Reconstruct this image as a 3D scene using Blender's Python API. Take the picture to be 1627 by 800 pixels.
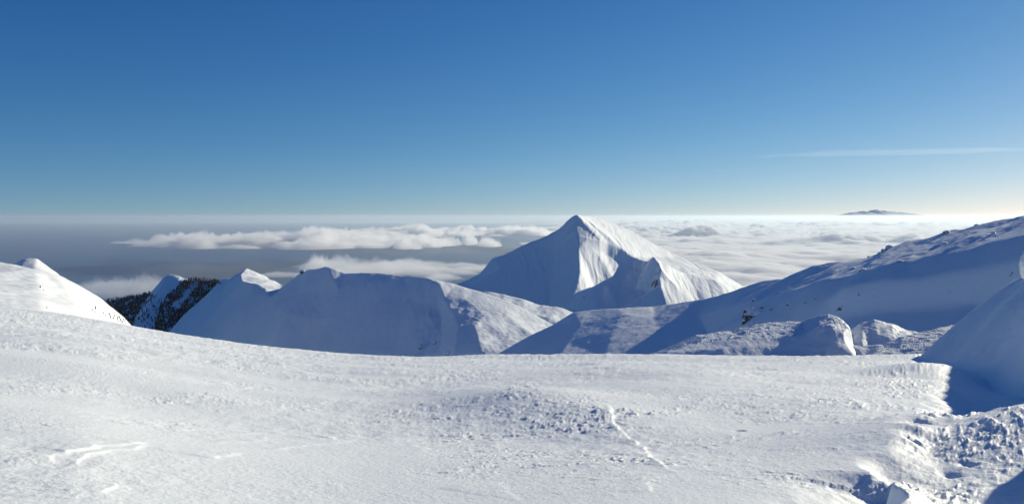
import bpy, bmesh, math, random
import numpy as np
from mathutils import Vector, geometry
from mathutils import noise as mnoise

R = math.radians
scene = bpy.context.scene
for o in list(bpy.data.objects):
    bpy.data.objects.remove(o)

# ------------------------------------------------------------------ camera
F = 1277.0                       # focal length in pixels of the 1627 px wide photograph
PITCH = math.atan(57 / F)        # the eye level lies a little above the middle of the picture
CP, SP = math.cos(PITCH), math.sin(PITCH)
cam = bpy.data.cameras.new('camera')
cam.sensor_width = 36
cam.lens = 36 * F / 1627
cam.clip_start = 0.1
cam.clip_end = 2.0e6
camo = bpy.data.objects.new('camera', cam)
scene.collection.objects.link(camo)
camo.location = (0, 0, 0)
camo.rotation_euler = (R(90) - PITCH, 0, 0)
scene.camera = camo

# ------------------------------------------------------------------ light
SUN_AZ = R(52)                   # to the right of the view direction
SUN_EL = R(16)
world = bpy.data.worlds.new('World')
scene.world = world
world.use_nodes = True
wn = world.node_tree
wn.nodes.clear()
sky = wn.nodes.new('ShaderNodeTexSky')
sky.sky_type = 'NISHITA'
sky.sun_disc = False
sky.sun_elevation = SUN_EL
sky.sun_rotation = SUN_AZ
sky.altitude = 1800
sky.air_density = 1.0
sky.dust_density = 0.3
sky.ozone_density = 2.0
tc = wn.nodes.new('ShaderNodeTexCoord')
vm = wn.nodes.new('ShaderNodeVectorMath')
vm.operation = 'ADD'
vm.inputs[1].default_value = (0, 0, 0.05)
bg = wn.nodes.new('ShaderNodeBackground')
bg.inputs['Strength'].default_value = 0.05
wo = wn.nodes.new('ShaderNodeOutputWorld')
wn.links.new(tc.outputs['Generated'], vm.inputs[0])
wn.links.new(vm.outputs[0], sky.inputs['Vector'])
# colour response of the photograph's sky: one power and gain per channel
sp_ = wn.nodes.new('ShaderNodeSeparateColor')
gm = wn.nodes.new('ShaderNodeCombineColor')
wn.links.new(sky.outputs[0], sp_.inputs[0])
for c_, (pw, ga) in enumerate(((1.88, 0.325), (1.27, 0.825), (0.86, 1.99))):
    a_ = wn.nodes.new('ShaderNodeMath'); a_.operation = 'POWER'; a_.inputs[1].default_value = pw
    b_ = wn.nodes.new('ShaderNodeMath'); b_.operation = 'MULTIPLY'; b_.inputs[1].default_value = ga
    wn.links.new(sp_.outputs[c_], a_.inputs[0]); wn.links.new(a_.outputs[0], b_.inputs[0]); wn.links.new(b_.outputs[0], gm.inputs[c_])
wn.links.new(gm.outputs[0], bg.inputs['Color'])
wn.links.new(bg.outputs[0], wo.inputs['Surface'])

sun = bpy.data.lights.new('sun', 'SUN')
sun.energy = 5.0
sun.angle = R(0.53)
sun.color = (1.0, 0.915, 0.71)
suno = bpy.data.objects.new('sun', sun)
scene.collection.objects.link(suno)
SDIR = Vector((math.sin(SUN_AZ) * math.cos(SUN_EL), math.cos(SUN_AZ) * math.cos(SUN_EL), math.sin(SUN_EL)))
suno.rotation_euler = SDIR.to_track_quat('Z', 'Y').to_euler()
suno.location = (50, -20, 60)

scene.view_settings.view_transform = 'Standard'
scene.view_settings.look = 'None'
scene.view_settings.exposure = 0.18
scene.view_settings.gamma = 1.0
scene.cycles.use_denoising = True
scene.cycles.max_bounces = 10
scene.cycles.diffuse_bounces = 3
scene.cycles.volume_bounces = 8
scene.cycles.transparent_max_bounces = 16

# ------------------------------------------------------------------ helpers
def ray(px, py):
    xc = (px - 813.5) / F
    yc = -(py - 400.0) / F
    d = CP + yc * SP
    return xc / d, (-SP + yc * CP) / d          # X/Y and Z/Y

def P(px, py, Y):
    u, w = ray(px, py)
    return np.array((u * Y, Y, w * Y))

PERM = np.random.RandomState(7).permutation(4096)
GR = np.random.RandomState(11).uniform(0, 2 * math.pi, 4096)
GX, GY = np.cos(GR), np.sin(GR)

def perlin(x, y, seed=0):
    xi = np.floor(x).astype(np.int64); yi = np.floor(y).astype(np.int64)
    xf = x - xi; yf = y - yi
    u = xf * xf * xf * (xf * (xf * 6 - 15) + 10); v = yf * yf * yf * (yf * (yf * 6 - 15) + 10)
    def g(ix, iy, dx, dy):
        h = PERM[(PERM[(ix + seed * 131) & 4095] + iy) & 4095]
        return GX[h] * dx + GY[h] * dy
    a = g(xi, yi, xf, yf); b = g(xi + 1, yi, xf - 1, yf)
    c = g(xi, yi + 1, xf, yf - 1); d = g(xi + 1, yi + 1, xf - 1, yf - 1)
    return ((a + (b - a) * u) * (1 - v) + (c + (d - c) * u) * v) * 1.5

def fbm(x, y, oct=5, seed=0, gain=0.5, lac=2.03):
    s = 0; a = 1.0
    for k in range(oct):
        s = s + a * perlin(x, y, seed + k)
        x = x * lac + 3.7; y = y * lac - 1.3; a *= gain
    return s

def ridged(x, y, oct=4, seed=0, gain=0.5, lac=2.1):
    s = 0; a = 1.0
    for k in range(oct):
        s = s + a * (1 - np.abs(perlin(x, y, seed + k)) * 2)
        x = x * lac + 5.1; y = y * lac + 2.9; a *= gain
    return s

def sm(a, b, x):
    t = np.clip((x - a) / (b - a), 0, 1)
    return t * t * (3 - 2 * t)

def link(o, parent=None):
    scene.collection.objects.link(o)
    if parent: o.parent = parent
    return o

def tag(o, label=None, cat=None, group=None, kind=None):
    if label: o['label'] = label
    if cat: o['category'] = cat
    if group: o['group'] = group
    if kind: o['kind'] = kind
    return o

def raw_mesh(name, V, Q, mat, attrs=None, smooth=True):
    """V (n,3) float, Q (m,k) int quads or triangles"""
    me = bpy.data.meshes.new(name)
    n, m, k = len(V), len(Q), Q.shape[1]
    me.vertices.add(n); me.vertices.foreach_set('co', np.ascontiguousarray(V, dtype=np.float32).ravel())
    me.loops.add(m * k); me.loops.foreach_set('vertex_index', np.ascontiguousarray(Q, dtype=np.int32).ravel())
    me.polygons.add(m)
    me.polygons.foreach_set('loop_start', np.arange(0, m * k, k, dtype=np.int32))
    try: me.polygons.foreach_set('loop_total', np.full(m, k, dtype=np.int32))
    except Exception: pass
    if smooth: me.polygons.foreach_set('use_smooth', np.ones(m, dtype=bool))
    me.update(calc_edges=True)
    for nm, arr in (attrs or {}).items():
        a = me.attributes.new(nm, 'FLOAT', 'POINT')
        a.data.foreach_set('value', np.ascontiguousarray(arr, dtype=np.float32).ravel())
    me.materials.append(mat)
    return bpy.data.objects.new(name, me)

def grid_obj(name, X, Y, Z, mat, attrs=None, mask=None):
    nv, nu = X.shape
    idx = np.arange(nu * nv).reshape(nv, nu)
    Q = np.stack([idx[:-1, :-1], idx[:-1, 1:], idx[1:, 1:], idx[1:, :-1]], -1).reshape(-1, 4)
    V = np.stack([X, Y, Z], -1).reshape(-1, 3)
    ok = np.isfinite(V).all(1)
    if mask is not None: ok &= mask.ravel()
    Q = Q[ok[Q].all(1)]
    used = np.zeros(len(V), bool); used[Q] = True
    remap = np.cumsum(used) - 1
    A = {k: a.ravel()[used] for k, a in (attrs or {}).items()}
    return link(raw_mesh(name, V[used], remap[Q], mat, A))

def gauss(Z, s):
    """blur a grid that may hold NaN"""
    if s <= 0: return Z
    r = int(3 * s) + 1
    k = np.exp(-0.5 * (np.arange(-r, r + 1) / s) ** 2); k /= k.sum()
    m = np.isfinite(Z).astype(float); z = np.where(m > 0, Z, 0)
    for ax in (0, 1):
        def conv(A):
            pad = [(0, 0), (0, 0)]; pad[ax] = (r, r)
            B = np.pad(A, pad, mode='edge'); out = 0
            for i, w in enumerate(k):
                sl = [slice(None), slice(None)]; sl[ax] = slice(i, i + A.shape[ax])
                out = out + w * B[tuple(sl)]
            return out
        z, m = conv(z), conv(m)
    out = z / np.maximum(m, 1e-6)
    return np.where(np.isfinite(Z), out, np.nan)

def tin(pts, edges, u0, u1, v0, v1, nu, nv, blur=1.5):
    """points (u, Y, z) -> linear interpolation on a regular grid in u = X/Y and Y"""
    pts = np.array(pts, float)
    su, sv = 1.0 / (u1 - u0), 1.0 / (v1 - v0)
    co = [Vector(((p[0] - u0) * su * 10, (p[1] - v0) * sv * 10)) for p in pts]
    vs, es, fs, ov, oe, of = geometry.delaunay_2d_cdt(co, edges, [], 0, 1e-6)
    Zs = []
    for k, v in enumerate(vs):
        src = ov[k]
        if src: Zs.append(pts[src[0], 2])
        else: Zs.append(np.nan)
    for k, v in enumerate(vs):                      # crossing of two edges: nearest value
        if not np.isfinite(Zs[k]):
            d = [(v - c).length for c in co]
            Zs[k] = pts[int(np.argmin(d)), 2]
    V = np.array([[v.x, v.y] for v in vs]); Zs = np.array(Zs)
    gu = np.linspace(0, 10, nu); gv = np.linspace(0, 10, nv)
    Z = np.full((nv, nu), np.nan)
    for f in fs:
        a, b, c = V[f[0]], V[f[1]], V[f[2]]
        x0, x1 = min(a[0], b[0], c[0]), max(a[0], b[0], c[0]); y0, y1 = min(a[1], b[1], c[1]), max(a[1], b[1], c[1])
        i0, i1 = np.searchsorted(gu, x0 - 1e-9), np.searchsorted(gu, x1 + 1e-9, side='right')
        j0, j1 = np.searchsorted(gv, y0 - 1e-9), np.searchsorted(gv, y1 + 1e-9, side='right')
        if i1 <= i0 or j1 <= j0: continue
        xx, yy = np.meshgrid(gu[i0:i1], gv[j0:j1])
        det = (b[1] - c[1]) * (a[0] - c[0]) + (c[0] - b[0]) * (a[1] - c[1])
        if abs(det) < 1e-12: continue
        l0 = ((b[1] - c[1]) * (xx - c[0]) + (c[0] - b[0]) * (yy - c[1])) / det
        l1 = ((c[1] - a[1]) * (xx - c[0]) + (a[0] - c[0]) * (yy - c[1])) / det
        l2 = 1 - l0 - l1
        ins = (l0 > -1e-6) & (l1 > -1e-6) & (l2 > -1e-6)
        zz = l0 * Zs[f[0]] + l1 * Zs[f[1]] + l2 * Zs[f[2]]
        Z[j0:j1, i0:i1][ins] = zz[ins]
    Z = gauss(Z, blur)
    U, VY = np.meshgrid(np.linspace(u0, u1, nu), np.linspace(v0, v1, nv))
    return U, VY, Z

def build_points(rows):
    """rows: polylines of (px, py, Y) or ('h', px, Y, z). Consecutive points are joined by an edge"""
    pts, edges = [], []
    for row in rows:
        closed = False
        for k, p in enumerate(row):
            if p[0] == 'h':
                u = ray(p[1], 450)[0]; pts.append((u, p[2], p[3]))
            else:
                u, w = ray(p[0], p[1]); pts.append((u, p[2], w * p[2]))
            if k: edges.append((len(pts) - 2, len(pts) - 1))
    return pts, edges

# ------------------------------------------------------------------ materials
def nodes(m):
    m.use_nodes = True
    nt = m.node_tree; nt.nodes.clear()
    return nt, nt.nodes.new, nt.links.new

def snow_mat(name, col=(0.88, 0.92, 0.93), bumps=((6.0, 0.02),), rock=None, rock_slope=0.55, rock_scale=0.05, tint=None, coarse=None):
    m = bpy.data.materials.new(name)
    nt, N, L = nodes(m)
    out = N('ShaderNodeOutputMaterial'); b = N('ShaderNodeBsdfPrincipled')
    b.inputs['Roughness'].default_value = 0.65
    b.inputs['Specular IOR Level'].default_value = 0.25
    tcn = N('ShaderNodeTexCoord')
    col_out = None
    # slight natural unevenness of the snow's own colour
    n0 = N('ShaderNodeTexNoise'); n0.inputs['Scale'].default_value = bumps[0][0] * 0.13; n0.inputs['Detail'].default_value = 4
    L(tcn.outputs['Object'], n0.inputs['Vector'])
    mx = N('ShaderNodeMix'); mx.data_type = 'RGBA'
    mx.inputs['A'].default_value = (col[0] * .955, col[1] * .965, col[2] * .975, 1)
    mx.inputs['B'].default_value = (*col, 1)
    L(n0.outputs['Fac'], mx.inputs['Factor'])
    col_out = mx.outputs['Result']
    last = None
    for sc_, st in bumps:
        n = N('ShaderNodeTexNoise'); n.inputs['Scale'].default_value = sc_; n.inputs['Detail'].default_value = 5; n.inputs['Roughness'].default_value = .6
        L(tcn.outputs['Object'], n.inputs['Vector'])
        bp = N('ShaderNodeBump'); bp.inputs['Strength'].default_value = 1.0; bp.inputs['Distance'].default_value = st
        L(n.outputs['Fac'], bp.inputs['Height'])
        if last is not None: L(last.outputs[0], bp.inputs['Normal'])
        last = bp
    if rock is not None:
        g = N('ShaderNodeNewGeometry'); sx = N('ShaderNodeSeparateXYZ')
        L(g.outputs['True Normal'] if 0 else g.outputs['Normal'], sx.inputs[0])
        rn = N('ShaderNodeTexNoise'); rn.inputs['Scale'].default_value = rock_scale; rn.inputs['Detail'].default_value = 8; rn.inputs['Roughness'].default_value = .65
        L(tcn.outputs['Object'], rn.inputs['Vector'])
        ma = N('ShaderNodeMath'); ma.operation = 'MULTIPLY_ADD'; ma.inputs[1].default_value = 1.0; ma.inputs[2].default_value = -0.5
        L(rn.outputs['Fac'], ma.inputs[0])
        mb = N('ShaderNodeMath'); mb.operation = 'ADD'
        L(ma.outputs[0], mb.inputs[0]); L(sx.outputs['Z'], mb.inputs[1])
        mr = N('ShaderNodeMapRange'); mr.inputs['From Min'].default_value = rock_slope; mr.inputs['From Max'].default_value = rock_slope + 0.06
        mr.inputs['To Min'].default_value = 1; mr.inputs['To Max'].default_value = 0
        L(mb.outputs[0], mr.inputs['Value'])
        rc = N('ShaderNodeMix'); rc.data_type = 'RGBA'
        rc.inputs['B'].default_value = (*rock, 1)
        L(mr.outputs[0], rc.inputs['Factor']); L(col_out, rc.inputs['A'])
        col_out = rc.outputs['Result']
    L(col_out, b.inputs['Base Color'])
    if last is not None: L(last.outputs[0], b.inputs['Normal'])
    L(b.outputs[0], out.inputs['Surface'])
    return m

ROCK = (0.075, 0.07, 0.065)
M_ground = snow_mat('snow_wind_crust', bumps=((14.0, 0.012), (55.0, 0.004)))
M_mid = snow_mat('snow_mid', bumps=((1.2, 0.10), (6, 0.02)))
M_hill = snow_mat('snow_hill', bumps=((0.12, 0.45), (0.6, 0.05)), rock=ROCK, rock_slope=0.40, rock_scale=0.25)
M_peak = snow_mat('snow_peak', bumps=((0.03, 1.8), (0.15, 0.35)), rock=ROCK, rock_slope=0.37, rock_scale=0.045)
M_rime = snow_mat('rime_snow', bumps=((2.5, 0.10), (9.0, 0.03)))
M_rimerock = snow_mat('rimed_rock', bumps=((1.2, 0.3), (4.0, 0.08)), rock=(.10, .10, .10), rock_slope=0.0, rock_scale=0.9)
M_rock = snow_mat('snowy_rock', bumps=((1.2, 0.3), (4.0, 0.08)), rock=ROCK, rock_slope=0.08, rock_scale=1.0)

# ------------------------------------------------------------------ sea, haze
def sea():
    m = bpy.data.materials.new('sea_water')
    nt, N, L = nodes(m)
    out = N('ShaderNodeOutputMaterial'); b = N('ShaderNodeBsdfPrincipled')
    b.inputs['Base Color'].default_value = (0.035, 0.10, 0.21, 1)
    b.inputs['Roughness'].default_value = 0.45
    tcn = N('ShaderNodeTexCoord'); n = N('ShaderNodeTexNoise'); n.inputs['Scale'].default_value = 0.004; n.inputs['Detail'].default_value = 4
    L(tcn.outputs['Object'], n.inputs['Vector'])
    bp = N('ShaderNodeBump'); bp.inputs['Distance'].default_value = 20; bp.inputs['Strength'].default_value = 0.6
    L(n.outputs['Fac'], bp.inputs['Height']); L(bp.outputs[0], b.inputs['Normal'])
    L(b.outputs[0], out.inputs['Surface'])
    ys = np.array([-60000., 0, 8000, 20000, 50000, 100000, SEA_END]); us = np.linspace(-1, 1, 30)
    Y, S = np.meshgrid(ys, us, indexing='ij')
    X = S * 260000
    o = grid_obj('sea', X, Y, np.full_like(X, SEA_Z), m)
    tag(o, kind='structure')

SEA_Z = -1700.0
SEA_END = 190000.0
DENS = 1.05e-5

def haze():
    m = bpy.data.materials.new('haze_air')
    nt, N, L = nodes(m)
    out = N('ShaderNodeOutputMaterial'); v = N('ShaderNodeVolumePrincipled')
    v.inputs['Color'].default_value = (0.74, 0.87, 0.97, 1)
    v.inputs['Density'].default_value = DENS
    v.inputs['Anisotropy'].default_value = 0.4
    L(v.outputs[0], out.inputs['Volume'])
    me = bpy.data.meshes.new('haze')
    bm = bmesh.new(); bmesh.ops.create_cube(bm, size=1)
    x, y0, y1, z0, z1 = 300000, -70000, 260000, SEA_Z - 5, 70
    for v_ in bm.verts:
        v_.co = ((x if v_.co.x > 0 else -x), (y1 if v_.co.y > 0 else y0), (z1 if v_.co.z > 0 else z0))
    bm.to_mesh(me); bm.free(); me.materials.append(m)
    o = link(bpy.data.objects.new('haze', me))
    tag(o, 'thin blue haze over the sea and clouds', 'haze', kind='stuff')

sea(); haze()

# ------------------------------------------------------------------ hills
def finish_hill(name, U, Y, Z, mat, disp):
    X = U * Y
    Z = Z + disp(X, Y, Z)
    o = grid_obj(name, X, Y, Z, mat)
    tag(o, kind='structure')
    return o, X, Y, Z

# the far snowy peak standing in the clouds
def main_peak():
    rows = [
        # skyline from left to right
        [(690, 466, 2560), (727, 449.6, 2540), (762, 434, 2520), (785, 407, 2500), (804, 402, 2500), (842, 388, 2500), (878, 372.5, 2500), (905, 346.5, 2500),
         (916, 340, 2500), (922, 339.8, 2545), (930, 340.5, 2610), (944, 343, 2690), (972, 351, 2770), (1000, 364, 2810), (1018, 374, 2825), (1035, 386, 2820), (1080, 407, 2800), (1123, 423, 2760), (1140, 430, 2740),
         (1179, 453, 2690), (1230, 480, 2640)],
        # hidden back side
        [('h', 640, 3150, -460), ('h', 800, 3150, -380), ('h', 920, 3150, -300), ('h', 1000, 3150, -300), ('h', 1120, 3150, -380), ('h', 1280, 3150, -450)],
        # summit shoulder, crest above the bowl, sub peak
        [(916, 340, 2500), (913, 354, 2470), (910, 366, 2440), (918, 371, 2420), (934, 379, 2405), (953, 381.5, 2430), (967, 386, 2450), (987, 393, 2460), (1007, 409, 2440), (1020, 414.5, 2410), (1027, 414.5, 2370), (1037, 406, 2330),
         (1047, 416, 2290), (1049, 422, 2250), (1046, 437, 2220), (1049, 455, 2180), (1057, 476, 2135), (1062, 492, 2100)],
        # left rib bounding the shaded left face
        [(918, 371, 2420), (919, 392, 2345), (921, 425, 2235), (916, 450, 2165), (908, 470, 2125), (900, 492, 2080)],
        # bottom of the bowl
        [(945, 397, 2385), (965, 405, 2415), (985, 412, 2420), (1005, 425, 2400), (1022, 430, 2370)],
        [(940, 440, 2262), (960, 448, 2275), (985, 455, 2285), (1010, 460, 2275), (1030, 465, 2240)],
        [(950, 492, 2150), (985, 492, 2130), (1030, 495, 2115)],
        # left face
        [(880, 395, 2440), (880, 430, 2340), (875, 470, 2230), (870, 500, 2150)],
        [(840, 410, 2430), (835, 440, 2340), (825, 475, 2250), (815, 500, 2180)],
        [(795, 425, 2430), (780, 450, 2360), (765, 480, 2290)],
        [(750, 455, 2470), (730, 480, 2400)], [(690, 500, 2400), (680, 560, 2250)],
        # right lit face
        [(1090, 432, 2380), (1100, 460, 2280), (1110, 490, 2180)], [(1140, 448, 2400), (1160, 475, 2300), (1175, 500, 2200)],
        [(1070, 425, 2340), (1075, 455, 2230), (1085, 490, 2140)],
        [(1235, 500, 2380), (1245, 540, 2200)],
        [(690, 640, 1950), (800, 620, 1950), (900, 600, 1950), (1000, 600, 1930), (1100, 600, 1930), (1250, 620, 1930)],
    ]
    pts, edges = build_points(rows)
    U, Y, Z = tin(pts, edges, ray(640, 450)[0], ray(1260, 450)[0], 1950, 3150, 620, 760, 2.0)
    def disp(X, Yw, Z):
        n = fbm(X / 110, Yw / 170, 5, 3, gain=.42) * 5
        fl = ridged(X / 30 + fbm(X / 160, Yw / 160, 2, 9) * .7, Yw / 320, 3, 20) * 1.3
        back = sm(2470, 2560, Yw) * 0.9
        return (n * 0.9 + fl * 1.0) * (1 - 0.4 * back) - 2
    return finish_hill('snowy_mountain', U, Y, Z, M_peak, disp)

def center_hill():
    rows = [
        # skyline: pass on the left, summit, long crest, spur to the right
        [(250, 560, 1120), (272, 521, 1100), (300, 492, 1090), (347, 450, 1080), (362, 441, 1070), (378, 433, 1065), (392, 423.5, 1060), (420, 436, 1040), (447, 454, 1000), (462, 453.5, 960), (468, 442, 935), (475, 431, 925), (490, 425.5, 915), (515, 423.5, 905), (550, 431.5, 895), (575, 429.5, 885),
         (600, 433.5, 880), (644, 439, 868), (678, 440, 855), (697, 443.5, 852), (728, 452, 850), (759, 460.5, 845), (790, 471, 835), (819, 483, 820), (850, 499, 800), (880, 516, 780), (905, 530, 760), (960, 560, 730)],
        [('h', 230, 1400, -230), ('h', 400, 1400, -200), ('h', 560, 1300, -190), ('h', 760, 1250, -230), ('h', 900, 1200, -260), ('h', 1000, 1200, -260)],
        [(905, 800, 720), (960, 800, 715)],
        # edge between the shaded left face and the sunlit spur
        [(678, 440, 855), (697, 449, 838), (705, 470, 815), (718, 492, 785), (728, 520, 740), (722, 560, 680)],
        [(680, 460, 835), (684, 480, 815), (680, 500, 795), (672, 530, 768), (672, 560, 740)],
        [(694, 470, 822), (700, 500, 795), (702, 530, 760), (700, 560, 720)],
        # spur lit surface
        [(740, 475, 812), (770, 500, 765), (800, 530, 710), (810, 560, 650)],
        [(770, 475, 820), (810, 505, 765), (850, 535, 705), (860, 560, 655)],
        [(755, 520, 722), (765, 560, 650)],
        # shaded face
        [(650, 480, 828), (635, 520, 788), (625, 565, 752)],
        [(600, 470, 838), (590, 520, 792), (575, 565, 758)],
        [(540, 460, 860), (520, 505, 818), (500, 560, 778)],
        [(480, 465, 880), (455, 500, 845), (430, 550, 800)],
        # left cone: sunlit cap and its lower edge, shaded flank
        [(392, 423.5, 1060), (381, 436, 1000), (384, 444, 975), (400, 450, 950), (420, 457, 935), (447, 456.5, 945)],
        [(372, 455, 975), (345, 490, 965), (310, 530, 945), (290, 560, 930)],
        [(400, 470, 925), (380, 500, 900), (350, 545, 870)],
        [(430, 470, 908), (410, 505, 880), (385, 550, 845)],
        [(250, 640, 900), (400, 640, 800), (560, 640, 715), (700, 640, 640), (860, 640, 565), (960, 640, 570)],
    ]
    pts, edges = build_points(rows)
    U, Y, Z = tin(pts, edges, ray(225, 450)[0], ray(985, 450)[0], 570, 1400, 760, 720, 1.5)
    def disp(X, Yw, Z):
        n = fbm(X / 38, Yw / 60, 4, 31) * 1.3 + fbm(X / 75, Yw / 75, 2, 37) * 3.0
        s = ray(740, 450)[0]
        lit = sm(s - 0.03, s + 0.03, X / Yw)
        lobes = fbm(X / 22, Yw / 30, 3, 44) * 1.6 * sm(815, 770, Yw) * sm(ray(640, 450)[0], ray(690, 450)[0], X / Yw)
        rip = np.sin((X * 0.9 + Yw * 0.35 + fbm(X / 20, Yw / 20, 2, 5) * 4) * 1.25) * 0.045 * lit * sm(850, 820, Yw)
        return n * (1.2 - 0.9 * lit) + lobes * (1 - .5 * lit) + rip
    o, X, Y, Z = finish_hill('snowy_ridge_hill', U, Y, Z, M_hill, disp)
    HL['center'] = (X, Y, Z)

def shoulder_hill():
    rows = [
        [(735, 480, 1010), (769, 462.5, 1000), (783, 462, 995), (800, 465, 990), (825, 473.5, 980), (860, 484.5, 965), (880, 486, 955), (895, 488, 945), (912, 495.5, 930), (935, 512, 920), (975, 540, 905)],
        [('h', 720, 1200, -190), ('h', 830, 1200, -210), ('h', 1000, 1180, -250)],
        [(760, 480, 950), (800, 490, 925), (835, 497, 905), (870, 505, 885), (905, 520, 870)],
        [(735, 540, 850), (800, 550, 840), (870, 560, 830), (960, 600, 820)],
    ]
    pts, edges = build_points(rows)
    U, Y, Z = tin(pts, edges, ray(725, 450)[0], ray(985, 450)[0], 825, 1190, 260, 240, 2.0)
    return finish_hill('snowy_shoulder', U, Y, Z, M_hill, lambda X, Yw, Z: fbm(X / 30, Yw / 50, 4, 61) * 1.2)

def left_hill():
    rows = [
        [(-200, 380, 470), (-60, 402, 480), (0, 414, 480), (12, 418.5, 478), (25, 419.5, 478), (60, 428, 470), (87, 431, 478), (109, 442, 477), (125, 450, 476), (156, 467.5, 474), (175, 483, 472), (200, 502, 469), (210, 516, 466), (235, 545, 460)],
        [('h', -230, 620, -60), ('h', 0, 620, -75), ('h', 120, 590, -100), ('h', 260, 560, -130)],
        [(-60, 440, 400), (0, 452, 385), (62, 462, 385), (110, 470, 420), (150, 490, 432), (185, 512, 442)],
        [(-60, 460, 330), (0, 469, 325), (62, 480, 328), (125, 489, 365), (170, 510, 390), (200, 530, 412)],
        [(-200, 470, 300), (-60, 490, 290), (62, 520, 290), (150, 550, 300), (230, 620, 330)],
        [(-200, 430, 390), (-200, 450, 330)],
    ]
    pts, edges = build_points(rows)
    U, Y, Z = tin(pts, edges, ray(-210, 450)[0], ray(240, 450)[0], 290, 600, 420, 380, 6.0)
    finish_hill('sunlit_hill', U, Y, Z, M_hill, lambda X, Yw, Z: fbm(X / 26, Yw / 34, 4, 71) * 0.8)
    HL['g'] = (U, Y, Z)
    rows = [
        [(-20, 440, 640), (20, 421, 640), (30, 414, 640), (41, 410.5, 640), (59, 410, 640), (75, 420.5, 635), (90, 432, 630), (110, 450, 620), (140, 470, 600)],
        [('h', -40, 760, -70), ('h', 60, 760, -70), ('h', 150, 740, -110)],
        [(-20, 450, 590), (30, 425, 600), (55, 424, 600), (85, 440, 595), (120, 465, 580)],
        [(-30, 480, 560), (50, 480, 560), (140, 500, 550)],
    ]
    pts, edges = build_points(rows)
    U, Y, Z = tin(pts, edges, ray(-35, 450)[0], ray(145, 450)[0], 560, 750, 150, 120, 2.0)
    finish_hill('rounded_hilltop', U, Y, Z, M_hill, lambda X, Yw, Z: fbm(X / 26, Yw / 34, 3, 75) * 0.8)

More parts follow.
